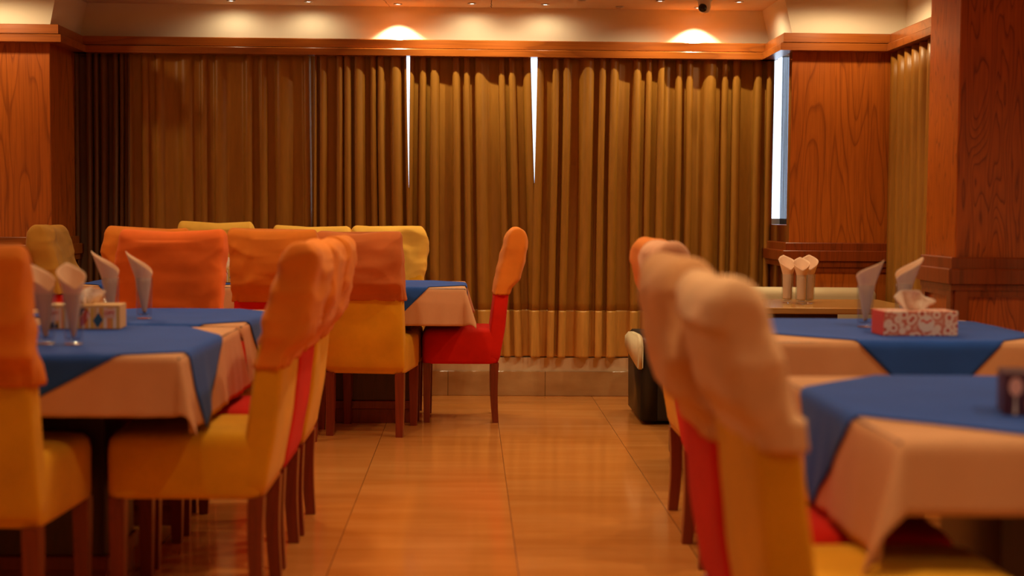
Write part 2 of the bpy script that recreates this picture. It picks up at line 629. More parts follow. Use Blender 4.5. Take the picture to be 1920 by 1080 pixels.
frame_panel('trim_7', (1.93, 5.60), (2.80, 5.60), 0.0, 0.84, 0.055, 0.014, 'wood_low')
frame_panel('trim_8', (1.93, 5.97), (1.93, 5.60), 0.0, 0.84, 0.05, 0.014, 'wood_low')
frame_panel('trim_9', (-3.5, 8.2), (-2.385, 8.2), 0.0, 0.83, 0.07, 0.014, 'wood_low')
frame_panel('trim_10', (1.85, 8.2), (2.50, 8.2), 0.0, 0.83, 0.06, 0.014, 'wood_low')

# tile skirting of the bay
struct(box('wall_plinth', -2.385, 1.85, 8.752, WB, 0.0, 0.236, 'wallpaint'))
struct(box('baseboard_back', -2.385, 1.85, 8.735, WB, 0.0, 0.152, 'skirt', bev=0.002, seg=1))

# window behind the curtains
def window(name, x0, x1, y, z0, z1, mull):
    o = thing(name, ((x0 + x1) / 2, y, z0), 0, '', '')
    del o['label'], o['category']
    struct(o)
    cx = (x0 + x1) / 2
    bm = bmesh.new()
    w = 0.035
    add_box(bm, x0 - cx, x1 - cx, -0.02, 0.02, 0, w)
    add_box(bm, x0 - cx, x1 - cx, -0.02, 0.02, z1 - z0 - w, z1 - z0)
    for xm in [x0 + w / 2, x1 - w / 2] + mull:
        add_box(bm, xm - cx - w / 2, xm - cx + w / 2, -0.018, 0.018, w, z1 - z0 - w)
    link('window_frame', bm, 'alu', o)
    bm = bmesh.new()
    add_box(bm, x0 - cx + 0.01, x1 - cx - 0.01, -0.003, 0.003, w * .5, z1 - z0 - w * .5)
    link('window_pane', bm, 'pane', o)
    return o


wn_ = window('window_1', -2.20, 2.06, 8.96, 1.07, 2.25, [-1.66, -0.85, 0.75, 1.45])
fm = mat('grey_reflection_tint', (0.5, 0.55, 0.6), 0.5)  # added streaky grey sheet, imitates daylight reflected on the pillar's lacquered side
_tr = nd(fm, 'ShaderNodeBsdfTransparent')
lk(fm, ramp(fm, noise_tex(fm, coords(fm, (60, 1, 0.6)), 2.0, 3), [(0.35, (0.36, 0.37, 0.38)), (0.65, (0.55, 0.56, 0.58))]), _tr.inputs[0])
_ms = nd(fm, 'ShaderNodeMixShader')
_ms.inputs[0].default_value = 0.85
lk(fm, bsdf(fm).outputs[0], _ms.inputs[1])
lk(fm, _tr.outputs[0], _ms.inputs[2])
lk(fm, _ms.outputs[0], fm.node_tree.nodes['Material Output'].inputs[0])
bm = bmesh.new()
add_box(bm, 1.945 + 0.07, 2.095 + 0.07, -0.075, -0.070, 0.0, 1.10)
link('reflection_sheet', bm, fm, wn_)


# ------------------------------------------------------------------ ceiling lamps
def downlight(x, y, on, name, r, power, label, group, blend=0.7, size=110, soft=0.03, tilt=0.0):
    o = thing(name, (x, y, CEIL), 0, label, 'ceiling light', group)
    bm = bmesh.new()
    lathe(bm, [(r * 0.72, -0.001), (r * 0.80, -0.006), (r, -0.004), (r, 0.0), (r * 0.72, -0.001)], 24)
    link('trim_ring', bm, 'chrome', o, True)
    bm = bmesh.new()
    lathe(bm, [(0, -0.003), (r * 0.45, -0.003), (r * 0.70, -0.0012), (r * 0.70, -0.0004), (0, -0.0004)], 20)
    link('lens', bm, 'lamp_on' if on else 'lamp_off', o, True)
    if on:
        ld = bpy.data.lights.new(name + '_light', 'SPOT')
        ld.energy = power
        ld.color = WARM if r > 0.04 else BAY_WARM
        ld.spot_size = math.radians(size)
        ld.spot_blend = blend
        ld.shadow_soft_size = soft
        lo = bpy.data.objects.new(name + '_light', ld)
        C.objects.link(lo)
        lo.parent = o
        lo.location = (0, 0, -0.012)
        lo.rotation_euler = (tilt, 0, 0)
    return o


ROOM_LABELS = [a + ' ' + b for b in ('in the row behind the camera', 'in the row in front of the nearest chairs', 'above the front tables', 'above the middle tables')
               for a in ('leftmost round ceiling downlight', 'second round ceiling downlight from the left', 'third round ceiling downlight from the left', 'rightmost round ceiling downlight')]
ROOM_LABELS += ['round ceiling downlight before the left timber pillar', 'round ceiling downlight before the right timber pillar']
for (x, y), lab, dim in zip(ROOM_LIGHTS, ROOM_LABELS, ROOM_DIM):
    downlight(x, y, 1, 'downlight', 0.06, ROOM_POWER * dim, lab, 'dining room ceiling lights', (0.45 if y > 5.8 else 1.0) if y < 7 else 0.3, 142 if y < 7 else 174, 0.05)

bay_lab = [
    'small lit ceiling spot furthest left along the wall above the curtains',
    'small lit ceiling spot second from left near the wall above the curtains',
    'lit ceiling spot casting the bright patch left of centre on the cream wall',
    'lit ceiling spot near the wall, just right of the bright patch left of centre',
    'lit ceiling spot near the wall above the tall white curtain gap',
    'unlit ceiling spot near the wall, between the curtain gap and the camera dome',
    'lit ceiling spot casting the bright patch beside the dome camera',
    'unlit ceiling spot far left at the top edge of the picture',
    'lit ceiling spot cut by the top edge, above and left of the ceiling crack',
    'lit ceiling spot cut by the top edge, right of the ceiling crack',
    'unlit ceiling spot cut by the top edge, right of the curtain gap',
    'dim lit ceiling spot at the top edge left of the dome camera',
    'dim lit ceiling spot at the top edge right of the dome camera']
for (x, y, on), lab in zip(BAY_LIGHTS, bay_lab):
    # spots by the wall wash it softly, two stronger ones throw scallops; the row further in aims at the curtains
    p, bl, sz = (WASH_POWER * 1.1, 0.25, 104) if on == 2 else ((WASH_POWER * 0.17, 0.6, 176) if y > 8.5 else (WASH_POWER * 1.2, 1.0, 158))
    downlight(x, y, on, 'ceiling_spot', 0.026, p, lab, 'small spots above the curtain bay', bl, sz, 0.010)

# dome camera
o = thing('security_camera', (1.354, 8.30, CEIL), 0, 'white dome security camera with black eye hanging from the ceiling', 'security camera')
bm = bmesh.new()
lathe(bm, [(0, 0), (0.045, 0), (0.045, -0.012), (0.040, -0.016), (0.036, -0.03), (0.037, -0.05), (0.034, -0.066), (0.024, -0.080), (0, -0.086)], 28)
link('housing', bm, 'white_plastic', o, True)
bm = bmesh.new()
bmesh.ops.create_uvsphere(bm, u_segments=24, v_segments=16, radius=0.026, matrix=Matrix.Translation((-0.012, -0.020, -0.056)))
link('camera_eye', bm, 'black_gloss', o, True)


# settling cracks in the bay's ceiling and one plaster joint above the curtains
def crack(name, pts, w, m):
    bm = bmesh.new()
    rnd = random.Random(len(name) + int(pts[0][0] * 100))
    a, b = Vector(pts[0]), Vector(pts[1])
    rings = []
    for i in range(15):
        p = a.lerp(b, i / 14) + Vector((rnd.uniform(-1, 1) * w * 2.2, 0, 0))
        k = w * rnd.uniform(0.5, 1.3)
        n = Vector((0, 0, -1)) if abs(a.z - b.z) < 0.01 else Vector((0, -1, 0))
        rings.append([p + Vector((-k, 0, 0)), p + Vector((-k, 0, 0)) + n * 0.0006, p + Vector((k, 0, 0)) + n * 0.0006, p + Vector((k, 0, 0))])
    loft(bm, rings)
    return struct(link(name, bm, m))


M['crack'] = mat('crack_brown', (0.05, 0.022, 0.008), 0.9)  # plain dark brown for the thin crack strips
crack('trim_11', [(-0.53, 8.36, CEIL), (-0.495, 8.775, CEIL)], 0.0016, 'crack')
crack('trim_12', [(0.125, 8.30, CEIL), (0.122, 8.775, CEIL)], 0.0024, 'crack')


# ------------------------------------------------------------------ curtains
def curtain(x0t, x1t, x0b, x1b, folds, label, seed, y0=8.725, amp=0.031, zt=2.10, zb=0.245, zh=0.52, m='curtain', group='curtains along the window', hem=True, name='curtain'):
    rnd = random.Random(seed)
    n = int(folds * 14)
    rows = 26
    ph = [0.0]
    for i in range(n):
        ph.append(ph[-1] + 1.0 + 0.55 * math.sin(2.3 * i / 14 + seed) + 0.3 * rnd.uniform(-1, 1) * 0.3)
    ph = [p / ph[-1] * folds * 2 * PI for p in ph]
    av = [0.55 + 0.75 * (0.5 + 0.5 * noise.noise((i / 14 * 0.8, seed * 3.7, 0))) for i in range(n + 1)]
    root = thing(name, ((x0b + x1b) / 2, y0, zb), 0, label, 'curtain', group)
    cx = (x0b + x1b) / 2

    def pt(i, z):
        t = i / n
        k = (z - zb) / (zt - zb)
        x = (x0b + (x1b - x0b) * t) * (1 - k) + (x0t + (x1t - x0t) * t) * k
        drift = 0.55 * noise.noise((t * folds * 0.45, z * 0.55, seed * 1.3))
        a = amp * av[i] * (1.0 + 0.25 * (1 - k))
        p = ph[i] + drift
        yy = -a * math.cos(p) - 0.3 * a * math.cos(2 * p + 0.6) + 0.006 * noise.noise((x * 5, z * 1.6, seed))
        xx = x + 0.35 * a * math.sin(2 * p) + 0.004 * noise.noise((x * 3, z * 1.2, seed + 9))
        return (xx - cx, yy, z - zb)

    def sheet(za, zb_, mm, nm, dy=0.0):
        bm = bmesh.new()
        zs = [za + (zb_ - za) * j / rows for j in range(rows + 1)]
        vs = [[bm.verts.new(Vector(pt(i, z)) + Vector((0, dy, 0))) for i in range(n + 1)] for z in zs]
        for j in range(rows):
            for i in range(n):
                bm.faces.new((vs[j][i], vs[j][i + 1], vs[j + 1][i + 1], vs[j + 1][i]))
        o = link(nm, bm, mm, root, True)
        s = o.modifiers.new('thickness', 'SOLIDIFY')
        s.thickness = 0.002
        s.offset = 1
        return o
    if hem:
        sheet(zh, zt, m, 'cloth')
        sheet(zb, zh + 0.012, 'hem', 'hem_band', -0.0012)
    else:
        sheet(zb, zt, m, 'cloth')
    return root


curtain(-2.375, -2.05, -2.375, -2.06, 6, 'dark brown curtain bunched in tight folds against the left pillar', 3, 8.715, 0.024, m='curtain_dark', hem=False)
curtain(-2.10, -0.952, -2.10, -0.940, 9.5, 'wide bronze curtain of flat folds behind the gold-covered chairs at left', 5, 8.745, amp=0.019)
curtain(-0.948, -0.388, -0.946, -0.350, 8, 'bronze curtain left of the short white slit, behind the rust chair back', 8, 8.722)
curtain(-0.372, 0.362, -0.378, 0.432, 8, 'bronze curtain between the two white slits of daylight', 12, 8.735)
curtain(0.404, 1.175, 0.378, 1.175, 8, 'bronze curtain right of the tall white gap', 17, 8.712)
curtain(1.150, 1.868, 1.150, 1.862, 7.5, 'bronze curtain beside the white window strip at the right pillar', 23, 8.74)
# curtain on the right-hand wall, seen between the far and the near pillar
def side_curtain():
    root = thing('curtain', (2.47, 7.1, 0.3), 0, 'olive brown curtain on the side wall between the two right pillars', 'curtain')
    bm = bmesh.new()
    n = 150
    rows = 12
    vs = []
    for j in range(rows + 1):
        z = 1.76 * j / rows
        r = []
        for i in range(n + 1):
            y = -1.10 + 2.15 * i / n
            p = y * 48 + 0.8 * noise.noise((y * 2, z * .5, 4))
            r.append(bm.verts.new((-0.04 - 0.022 * math.cos(p), y + 0.006 * math.sin(2 * p), z)))
        vs.append(r)
    for j in range(rows):
        for i in range(n):
            bm.faces.new((vs[j][i], vs[j + 1][i], vs[j + 1][i + 1], vs[j][i + 1]))
    o = link('cloth', bm, 'curtain', root, True)
    s = o.modifiers.new('thickness', 'SOLIDIFY')
    s.thickness = 0.002
side_curtain()


# ------------------------------------------------------------------ tables and cloths
TZ = 0.74


def table(cx, cy, lx, ly, ped, label, group=None, px=0.0, py=0.0, ztop=TZ, mtop='table_wood'):
    """ped = (half x, half y) of the pedestal box"""
    o = thing('dining_table', (cx, cy, 0), 0, label, 'table', group)
    bm = bmesh.new()
    add_box(bm, -lx / 2, lx / 2, -ly / 2, ly / 2, ztop - 0.030, ztop, 0.004, 2)
    link('tabletop', bm, mtop, o)
    bm = bmesh.new()
    add_box(bm, px - ped[0], px + ped[0], py - ped[1], py + ped[1], 0.12, ztop - 0.03, 0.003, 1)
    link('pedestal', bm, 'table_wood', o)
    bm = bmesh.new()
    add_box(bm, px - ped[0] - 0.012, px + ped[0] + 0.012, py - ped[1] - 0.012, py + ped[1] + 0.012, 0.075, 0.12, 0.004, 1)
    add_box(bm, px - ped[0], px + ped[0], py - ped[1], py + ped[1], 0.0, 0.075, 0.002, 1)
    link('plinth', bm, 'leg', o)
    return o


def drape_fn(hx, hy, seed, flare=0.10, ears=None, ztop=TZ, cut=None):
    r0 = 0.010
    ears = ears or {}
    cut = cut or {}

    def f(a, b, off):
        sa, sb = (1 if a >= 0 else -1), (1 if b >= 0 else -1)
        ea, eb = abs(a) - (hx - r0), abs(b) - (hy - r0)
        r = r0 + off
        wr = 0.0012 * noise.noise((a * 6, b * 6, seed)) + 0.0012

        def hang(l):
            q = r0 * PI / 2
            if l < q:
                t = l / r0
                return r * math.sin(t), r * (1 - math.cos(t))
            return r, r + (l - q)
        if ea <= 0 and eb <= 0:
            return Vector((a, b, ztop + off + wr))
        ear = ears.get((sa, sb), 0.40)
        if ea > 0 and eb > 0:
            ph = math.atan2(eb, ea)
            L = math.hypot(ea, eb) * (1 - cut.get((sa, sb), 0.20) * math.sin(2 * ph) ** 2)
            out, dn = hang(L)
            fl = flare if not isinstance(flare, dict) else (flare[(sa, 0)] * math.cos(ph) ** 2 + flare[(0, sb)] * math.sin(ph) ** 2)
            e = fl * dn + ear * max(0, dn - 0.01) * math.sin(2 * ph) ** 1.3
            out += e
            dn = r * 0 + math.sqrt(max(1e-8, dn * dn - 0.6 * e * e)) if dn > e else dn * 0.6
            return Vector((sa * (hx - r0 + out * math.cos(ph)), sb * (hy - r0 + out * math.sin(ph)), ztop + off - dn + wr))
        if ea > 0:
            out, dn = hang(ea)
            fl = flare if not isinstance(flare, dict) else flare[(sa, 0)]
            w = 0.07 * dn * (noise.noise((b * 7, seed, sa)) + 0.4 * noise.noise((b * 19, seed, sa + 3)))
            edge = min(1.0, max(0.0, -eb / 0.08))
            out += fl * dn + w * edge
            return Vector((sa * (hx - r0 + out), b, ztop + off - dn + wr))
        out, dn = hang(eb)
        fl = flare if not isinstance(flare, dict) else flare[(0, sb)]
        w = 0.07 * dn * (noise.noise((a * 7, seed + 5, sb)) + 0.4 * noise.noise((a * 19, seed, sb + 3)))
        edge = min(1.0, max(0.0, -ea / 0.08))
        out += fl * dn + w * edge
        return Vector((a, sb * (hy - r0 + out), ztop + off - dn + wr))
    return f


def cloth(fn, cx, cy, pts, nx, ny, off, m, label, group, name='tablecloth'):
    """pts: function (s, t in 0..1) -> flat (a, b)"""
    bm = bmesh.new()
    vs = [[bm.verts.new(fn(*pts(i / nx, j / ny), off)) for i in range(nx + 1)] for j in range(ny + 1)]
    for j in range(ny):
        for i in range(nx):
            bm.faces.new((vs[j][i], vs[j][i + 1], vs[j + 1][i + 1], vs[j + 1][i]))
    o = link(name, bm, m, None, True, (cx, cy, 0))
    s = o.modifiers.new('thickness', 'SOLIDIFY')
    s.thickness = 0.0016
    s.offset = 1
    recentre(o)
    return tag(o, label, 'tablecloth', group)


def dress(cx, cy, lx, ly, over, overlay, labels, seed, flare=0.10, ears=None, cut=None):
    """over = overhang (left, right, near, far); overlay = (dx, dy, side, degrees)"""
    hx, hy = lx / 2 + 0.001, ly / 2 + 0.001
    fn = drape_fn(hx, hy, seed, flare, ears, cut=cut)
    l, r, n_, f_ = over
    W_, H_ = lx + l + r, ly + n_ + f_

    def flat(s, t):
        return (-hx - l + s * W_, -hy - n_ + t * H_)
    cloth(fn, cx, cy, flat, int(W_ / 0.014), int(H_ / 0.014), 0.0012, 'salmon', labels[0], 'salmon tablecloths')
    dx, dy, side, deg = overlay
    c_, s_ = math.cos(math.radians(deg)), math.sin(math.radians(deg))

    def dia(s, t):
        u, v = (s - .5) * side, (t - .5) * side
        return (dx + u * c_ - v * s_, dy + u * s_ + v * c_)
    k = int(side / 0.012)
    cloth(fn, cx, cy, dia, k, k, 0.0055, 'blue', labels[1], 'blue overlay cloths', 'overlay_cloth')


R2 = math.sqrt(2)
# left tables
table(-1.375, 4.30, 1.2, 0.96, (0.315, 0.17), 'dark wood dining table at left front, under four napkin glasses', py=0.03)
dress(-1.375, 4.30, 1.2, 0.96, (0.2, 0.205, 0.155, 0.16),
      (-0.555 + 1.375 - 1.05 * (0.883 + 0.469) / 2, 4.03 - 4.30 + 1.05 * (0.883 - 0.469) / 2, 1.05, 28),
      ['salmon tablecloth under the blue cloth and striped tissue box at left', 'blue overlay cloth under the striped tissue box at left'], 3,
      ears={(1, -1): 0.22, (1, 1): 0.15, (-1, 1): 0.1})
table(-1.375, 5.24, 1.2, 0.76, (0.315, 0.08), 'dark wood dining table behind the left front one, before the tangerine chair', py=-0.06)
dress(-1.375, 5.24, 1.2, 0.76, (0.2, 0.205, 0.03, 0.12),
      (0.28, 0.0, 1.12 / R2, 45),
      ['salmon tablecloth on the second left table, before the tangerine chair', 'blue overlay cloth on the second left table, before the tangerine chair'], 7,
      flare={(1, 0): 0.10, (-1, 0): 0.1, (0, -1): 0.0, (0, 1): 0.03}, ears={(1, -1): 0.1, (-1, -1): 0.0, (1, 1): 0.12, (-1, 1): 0.1})
# far tables
table(-0.51, 7.645, 0.98, 0.69, (0.20, 0.02), 'far dining table left of the red chair, by the curtains', py=-0.03)
dress(-0.51, 7.645, 0.98, 0.69, (0.012, 0.18, 0.19, 0.14), (0.0, 0.0, 1.28 / R2, 45),
      ['salmon tablecloth with hanging corner beside the red chair by the curtains', 'blue overlay cloth on the far table beside the red chair'], 11,
      flare={(1, 0): 0.06, (-1, 0): 0.0, (0, -1): 0.05, (0, 1): 0.0}, ears={(1, -1): 0.35, (-1, -1): 0, (1, 1): 0.35, (-1, 1): 0})
table(-1.53, 7.645, 0.98, 0.69, (0.20, 0.02), 'far dining table beside the mustard-covered chair by the left pillar', px=0.13, py=-0.03)
dress(-1.53, 7.645, 0.98, 0.69, (0.16, 0.012, 0.19, 0.14), (-0.1, 0.0, 1.2 / R2, 45),
      ['salmon tablecloth on the far table beside the mustard chair', 'blue overlay cloth on the far table beside the mustard chair'], 13,
      flare={(1, 0): 0.0, (-1, 0): 0.03, (0, -1): 0.05, (0, 1): 0.0}, ears={(1, -1): 0, (-1, -1): 0.2, (1, 1): 0, (-1, 1): 0.2})
# right tables
table(1.257, 2.945, 1.0, 0.97, (0.20, 0.18), 'dark wood dining table at right front, beside the nearest chair')
dress(1.257, 2.945, 1.0, 0.97, (0.215, 0.2, 0.125, 0.12), (0.0, 0.02, 1.44 / R2, 45),
      ['salmon tablecloth with pointed hanging corner at right front', 'blue overlay cloth under the plum tissue box at right front'], 17,
      ears={(-1, -1): 0.30}, cut={(-1, -1): 0.0})
table(1.39, 4.825, 0.94, 0.91, (0.15, 0.15), 'dining table behind the right front one, under the red and white tissue box', px=-0.03)
dress(1.39, 4.825, 0.94, 0.91, (0.19, 0.12, 0.17, 0.16), (0.045, 0.03, 1.42 / R2, 45),
      ['salmon tablecloth under the red and white tissue box at right', 'blue overlay cloth under the red and white tissue box'], 19)
# bare pale table in the right-hand corner
table(1.65, 7.06, 1.0, 0.70, (0.16, 0.14), 'bare pale wood table holding three glasses of napkins, at back right', ztop=0.69, mtop='yellow_top_wood')


# ------------------------------------------------------------------ chairs
LEGZ = 0.318
HW = 0.205


def superring(u0, u1, hw, z, n=72, ex=6.0):
    cu, ru = (u0 + u1) / 2, (u1 - u0) / 2
    out = []
    for i in range(n):
        a, b = sq(2 * PI * i / n, ex)
        out.append((cu + ru * a, hw * b, z))
    return out


def mesh_seat():
    bm = bmesh.new()
    rings = []
    for z, g in ((LEGZ, 0.012), (LEGZ + 0.004, 0.003), (LEGZ + 0.02, 0.0), (0.40, 0.0), (0.46, 0.0), (0.485, 0.004), (0.500, 0.016), (0.508, 0.04), (0.512, 0.09), (0.513, 0.15)):
        rings.append(superring(-0.448 + g, -0.004 - g, HW - g, z, 72, 14 if g < .03 else 8))
    loft(bm, rings)
    return bm


def mesh_back():
    bm = bmesh.new()
    rear = [(0.325, 0.000), (0.547, 0.036), (0.69, 0.050), (0.98, 0.100)]
    front = [(0.325, -0.06), (0.50, -0.06), (0.547, -0.052), (0.69, -0.034), (0.98, 0.030)]
    rings = []
    N = 20
    for j in range(N + 1):
        z = 0.3245 + (0.985 - 0.3245) * j / N
        g = 0.010 if j in (0,) else (0.02 if j == N else 0.0)
        # under the hood the padding is slimmer
        g += 0.012 * min(1.0, max(0.0, (z - 0.755) / 0.05))
        rings.append(superring(lerp_tab(front, z) + g, lerp_tab(rear, z) + 0.002 - g, HW + 0.001 - g * 1.6 - 0.012 * (j / N), z, 72, 9))
    loft(bm, rings)
    return bm


def mesh_leg(rear, s):
    bm = bmesh.new()
    rings = []
    v0 = s * (HW - 0.027)
    for j in range(9):
        k = j / 8
        z = (LEGZ + 0.004) * k
        if rear:
            w = 0.018 + 0.005 * k
            u = -0.026 + 0.006 * (1 - k) ** 2 - 0.005 * math.sin(k * PI)
        else:
            w = 0.017 + 0.006 * k
            u = -0.418
        rings.append([(u - w, v0 - w, z), (u + w, v0 - w, z), (u + w, v0 + w, z), (u - w, v0 + w, z)])
    loft(bm, rings)
    es = [e for e in bm.edges if abs(e.verts[0].co.z - e.verts[1].co.z) > 0.01]
    bmesh.ops.bevel(bm, geom=es, offset=0.003, segments=1, affect='EDGES')
    return bm


def mesh_cover(seed, hem=0.69, bulge=1.0, top=1.045, wr=1.5, wide=0.0):
    """loose cloth hood pulled over the backrest, sagging behind, gathered at its hem"""
    bm = bmesh.new()
    dz = (top - 1.045)
    rear = [(hem - 0.01, 0.056), (hem + 0.03, 0.070), (hem + 0.09, 0.050 + 0.072 * bulge), (hem + 0.20, 0.060 + 0.090 * bulge), (0.965 + dz, 0.072 + 0.088 * bulge), (1.045 + dz, 0.080 + 0.074 * bulge)]
    front = [(hem - 0.01, -0.042), (hem + 0.05, -0.034), (0.80, -0.020), (0.90, 0.002), (0.965 + dz, 0.022), (1.045 + dz, 0.045)]
    N = 46
    n = 96
    rings = []
    tz = top
    rr = 0.045
    for j in range(N + 1):
        if j < 34:
            z = hem + (tz - rr - hem) * j / 34
            g = 0.0
        else:
            t = (j - 34) / (N - 34) * PI / 2 * 0.98
            z = tz - rr + rr * math.sin(t)
            g = rr * (1 - math.cos(t))
        u0, u1 = lerp_tab(front, z), lerp_tab(rear, z)
        gu = g * min(1.0, (u1 - u0) / 2 / rr * 0.9)
        hw = HW + 0.010 + wide * min(1, (z - hem) / .15) - g * 0.55
        ring = superring(u0 + gu, u1 - gu, hw, z, n, 5.0)
        out = []
        cu = (u0 + u1) / 2
        for i, (u, v, zz) in enumerate(ring):
            th = 2 * PI * i / n
            p = Vector((u * 1.3, v, zz))
            d = 0.012 * noise.noise((p.x * 5 + seed * 5.1, p.y * 5 - p.z * 4, p.z * 5 + seed))
            rid = 1 - abs(noise.noise((p.x * 4 + seed, p.y * 5 + p.z * 6, p.z * 8 - p.y * 3 - seed * 2.2)))
            d += 0.008 * (rid ** 3 - 0.6)
            rid2 = 1 - abs(noise.noise((p.x * 4 - seed, p.y * 7 - p.z * 5, p.z * 5 + p.y * 4 + seed * 1.7)))
            d += 0.005 * (rid2 ** 4 - 0.4)
            k = (zz - hem)
            gather = max(0.0, 1 - k / 0.05)
            d = d * (1 - gather * 0.8) * wr + 0.0016 * gather * math.sin(th * 43 + seed) + 0.004 * wr * max(0, 1 - k / 0.09) * math.sin(th * 11 + seed * 2)
            zz2 = zz
            if j == 0:
                d -= 0.003
            if z > tz - rr:
                zz2 += 0.010 * noise.noise((u * 6, v * 6, seed * 3)) - 0.010 * (1 - abs(v) / HW) + 0.005
            dirv = Vector((u - cu, v * 0.5, 0))
            if dirv.length > 1e-6:
                dirv.normalize()
            q = Vector((u, v, zz2)) + dirv * d
            out.append(tuple(q))
        rings.append(out)
    # tuck the hem in under the cloth so that the hood has an edge of its own
    u0, u1 = lerp_tab(front, hem), lerp_tab(rear, hem)
    rings.insert(0, superring(u0 + 0.010, u1 - 0.008, HW - 0.002, hem + 0.006, n, 8))
    loft(bm, rings, cap0=False)
    return bm


proto = {}


def chair(x, y, rot, body, cover, label, seed, group='upholstered dining chairs', **kw):
    """x, y: floor point under the middle of the seat's rear edge; rot: 0 faces -x"""
    rz = math.radians(rot)
    c, s = math.cos(rz), math.sin(rz)
    root = thing('dining_chair', (x - 0.2 * c, y - 0.2 * s, 0), rz, label, 'chair', group)

    def part(key, nm, build, m, smooth=True):
        if key not in proto:
            bm = build()
            bmesh.ops.translate(bm, verts=bm.verts, vec=(0.2, 0, 0))
            proto[key] = link(nm, bm, m, root, smooth)
            return proto[key]
        o = proto[key].copy()
        o.name = nm
        C.objects.link(o)
        o.parent = root
        return o
    st = part('seat_' + body, 'seat', mesh_seat, body)
    part('back_' + body, 'backrest', mesh_back, body)
    for k, (r_, s_) in enumerate(((1, -1), (1, 1), (0, -1), (0, 1))):
        part('leg%d' % k, 'leg', lambda: mesh_leg(r_, s_), 'leg', False)
    bm = mesh_cover(seed, **kw)
    bmesh.ops.translate(bm, verts=bm.verts, vec=(0.2, 0, 0))
    cv = link('back_cover', bm, cover, root, True)
    return root


Y, R_ = 'body_yellow', 'body_red'
chair(-1.295, 3.63, -93, Y, 'cov_orange', 'yellow chair with orange hood at the left front edge of the picture', 1)
chair(-0.575, 4.21, 0, Y, 'cov_orange', 'yellow chair in side view with orange hood, right of the left front table', 2)
chair(-0.575, 4.665, 0, R_, 'cov_orange', 'red chair squeezed behind the side-on yellow chair at left', 3)
chair(-0.570, 5.13, 0, Y, 'cov_orange', 'yellow chair furthest back of the three along the left tables', 4)
chair(-1.215, 5.75, 90, R_, 'cov_tangerine', 'chair with wide bright tangerine hood facing the left tables', 5, top=1.052, wr=1.1)
chair(-1.56, 7.05, -90, Y, 'cov_brown', 'chair with brown hood peeping out behind the tangerine one', 6)
chair(-0.94, 6.95, -90, R_, 'cov_brown', 'red chair with brown-orange hood seen from behind, left of the rust one', 7)
chair(-0.525, 7.12, -98, Y, 'cov_rust', 'yellow chair with rust hood seen from behind at the far table', 8, top=1.03)
chair(0.178, 7.80, 0, R_, 'cov_orange', 'red chair with orange hood in profile before the curtains', 9, wr=0.8).scale.x = 0.93
chair(-2.13, 7.60, 180, R_, 'cov_mustard', 'red chair with mustard hood in front of the left pillar', 10)
chair(-1.445, 8.10, 90, Y, 'cov_gold', 'chair with gold hood behind the tangerine chair, nearest the dark curtain', 11, top=1.062)
chair(-0.90, 8.10, 90, Y, 'cov_gold', 'chair whose gold hood just shows between the brown and rust hoods', 12, top=1.04)
chair(-0.462, 8.10, 90, Y, 'cov_gold', 'chair with bright gold hood facing us behind the far blue table', 13, top=1.045)
chair(0.528, 2.505, 180, Y, 'cov_peach', 'nearest yellow chair with big pale peach hood at right', 14, hem=0.748, bulge=0.8, top=1.030, wide=0.01, wr=0.9)
chair(0.528, 2.965, 180, R_, 'cov_tan', 'red chair with tan hood just behind the nearest yellow chair at right', 15, wr=0.9)
chair(0.735, 4.655, 180, R_, 'cov_rose', 'red chair with rose tan hood beside the second right table', 16, wr=1.2)
chair(0.765, 5.205, 180, Y, 'cov_orange', 'furthest yellow chair of the right row, before the black ottoman', 17)
chair(2.11, 5.06, 0, Y, 'cov_peach', 'chair with pale hood at the right edge, by the near pillar', 18)


# ------------------------------------------------------------------ sofas at back right
def rbox(bm, x0, x1, y0, y1, z0, z1, r, seg=4):
    add_box(bm, x0, x1, y0, y1, z0, z1, r, seg)


o = thing('sofa', (1.62, 7.87, 0), 0, 'black sofa with cream backrest behind the pale table', 'sofa')
bm = bmesh.new(); rbox(bm, -0.62, 0.72, -0.33, 0.33, 0.02, 0.40, 0.02); link('base', bm, 'leatherette', o, True)
bm = bmesh.new(); rbox(bm, -0.60, 0.70, -0.32, 0.18, 0.40, 0.455, 0.022); link('seat_cushion', bm, 'leatherette', o, True)
bm = bmesh.new(); rbox(bm, -0.55, 0.72, 0.19, 0.31, 0.36, 0.715, 0.05, 5); link('backrest', bm, 'cream_pad', o, True)
bm = bmesh.new()
prof = [(-0.33, 0.02), (-0.33, 0.40), (-0.30, 0.455), (-0.24, 0.475), (0.20, 0.475), (0.27, 0.45), (0.30, 0.36), (0.27, 0.02)]
loft(bm, [[(x, y, z) for y, z in prof] for x in (-0.70, -0.605)])
bmesh.ops.bevel(bm, geom=list(bm.edges), offset=0.008, segments=2, affect='EDGES')
link('armrest', bm, 'leatherette', o, True)
bm = bmesh.new()
prof = [(-0.345, 0.30), (-0.348, 0.42), (-0.31, 0.468), (-0.24, 0.480), (0.10, 0.468), (0.28, 0.435), (0.30, 0.37), (0.10, 0.345)]
loft(bm, [[(x, y, z) for y, z in prof] for x in (-0.722, -0.690)])
bmesh.ops.bevel(bm, geom=list(bm.edges), offset=0.006, segments=2, affect='EDGES')
link('arm_pad', bm, 'cream_pad', o, True)

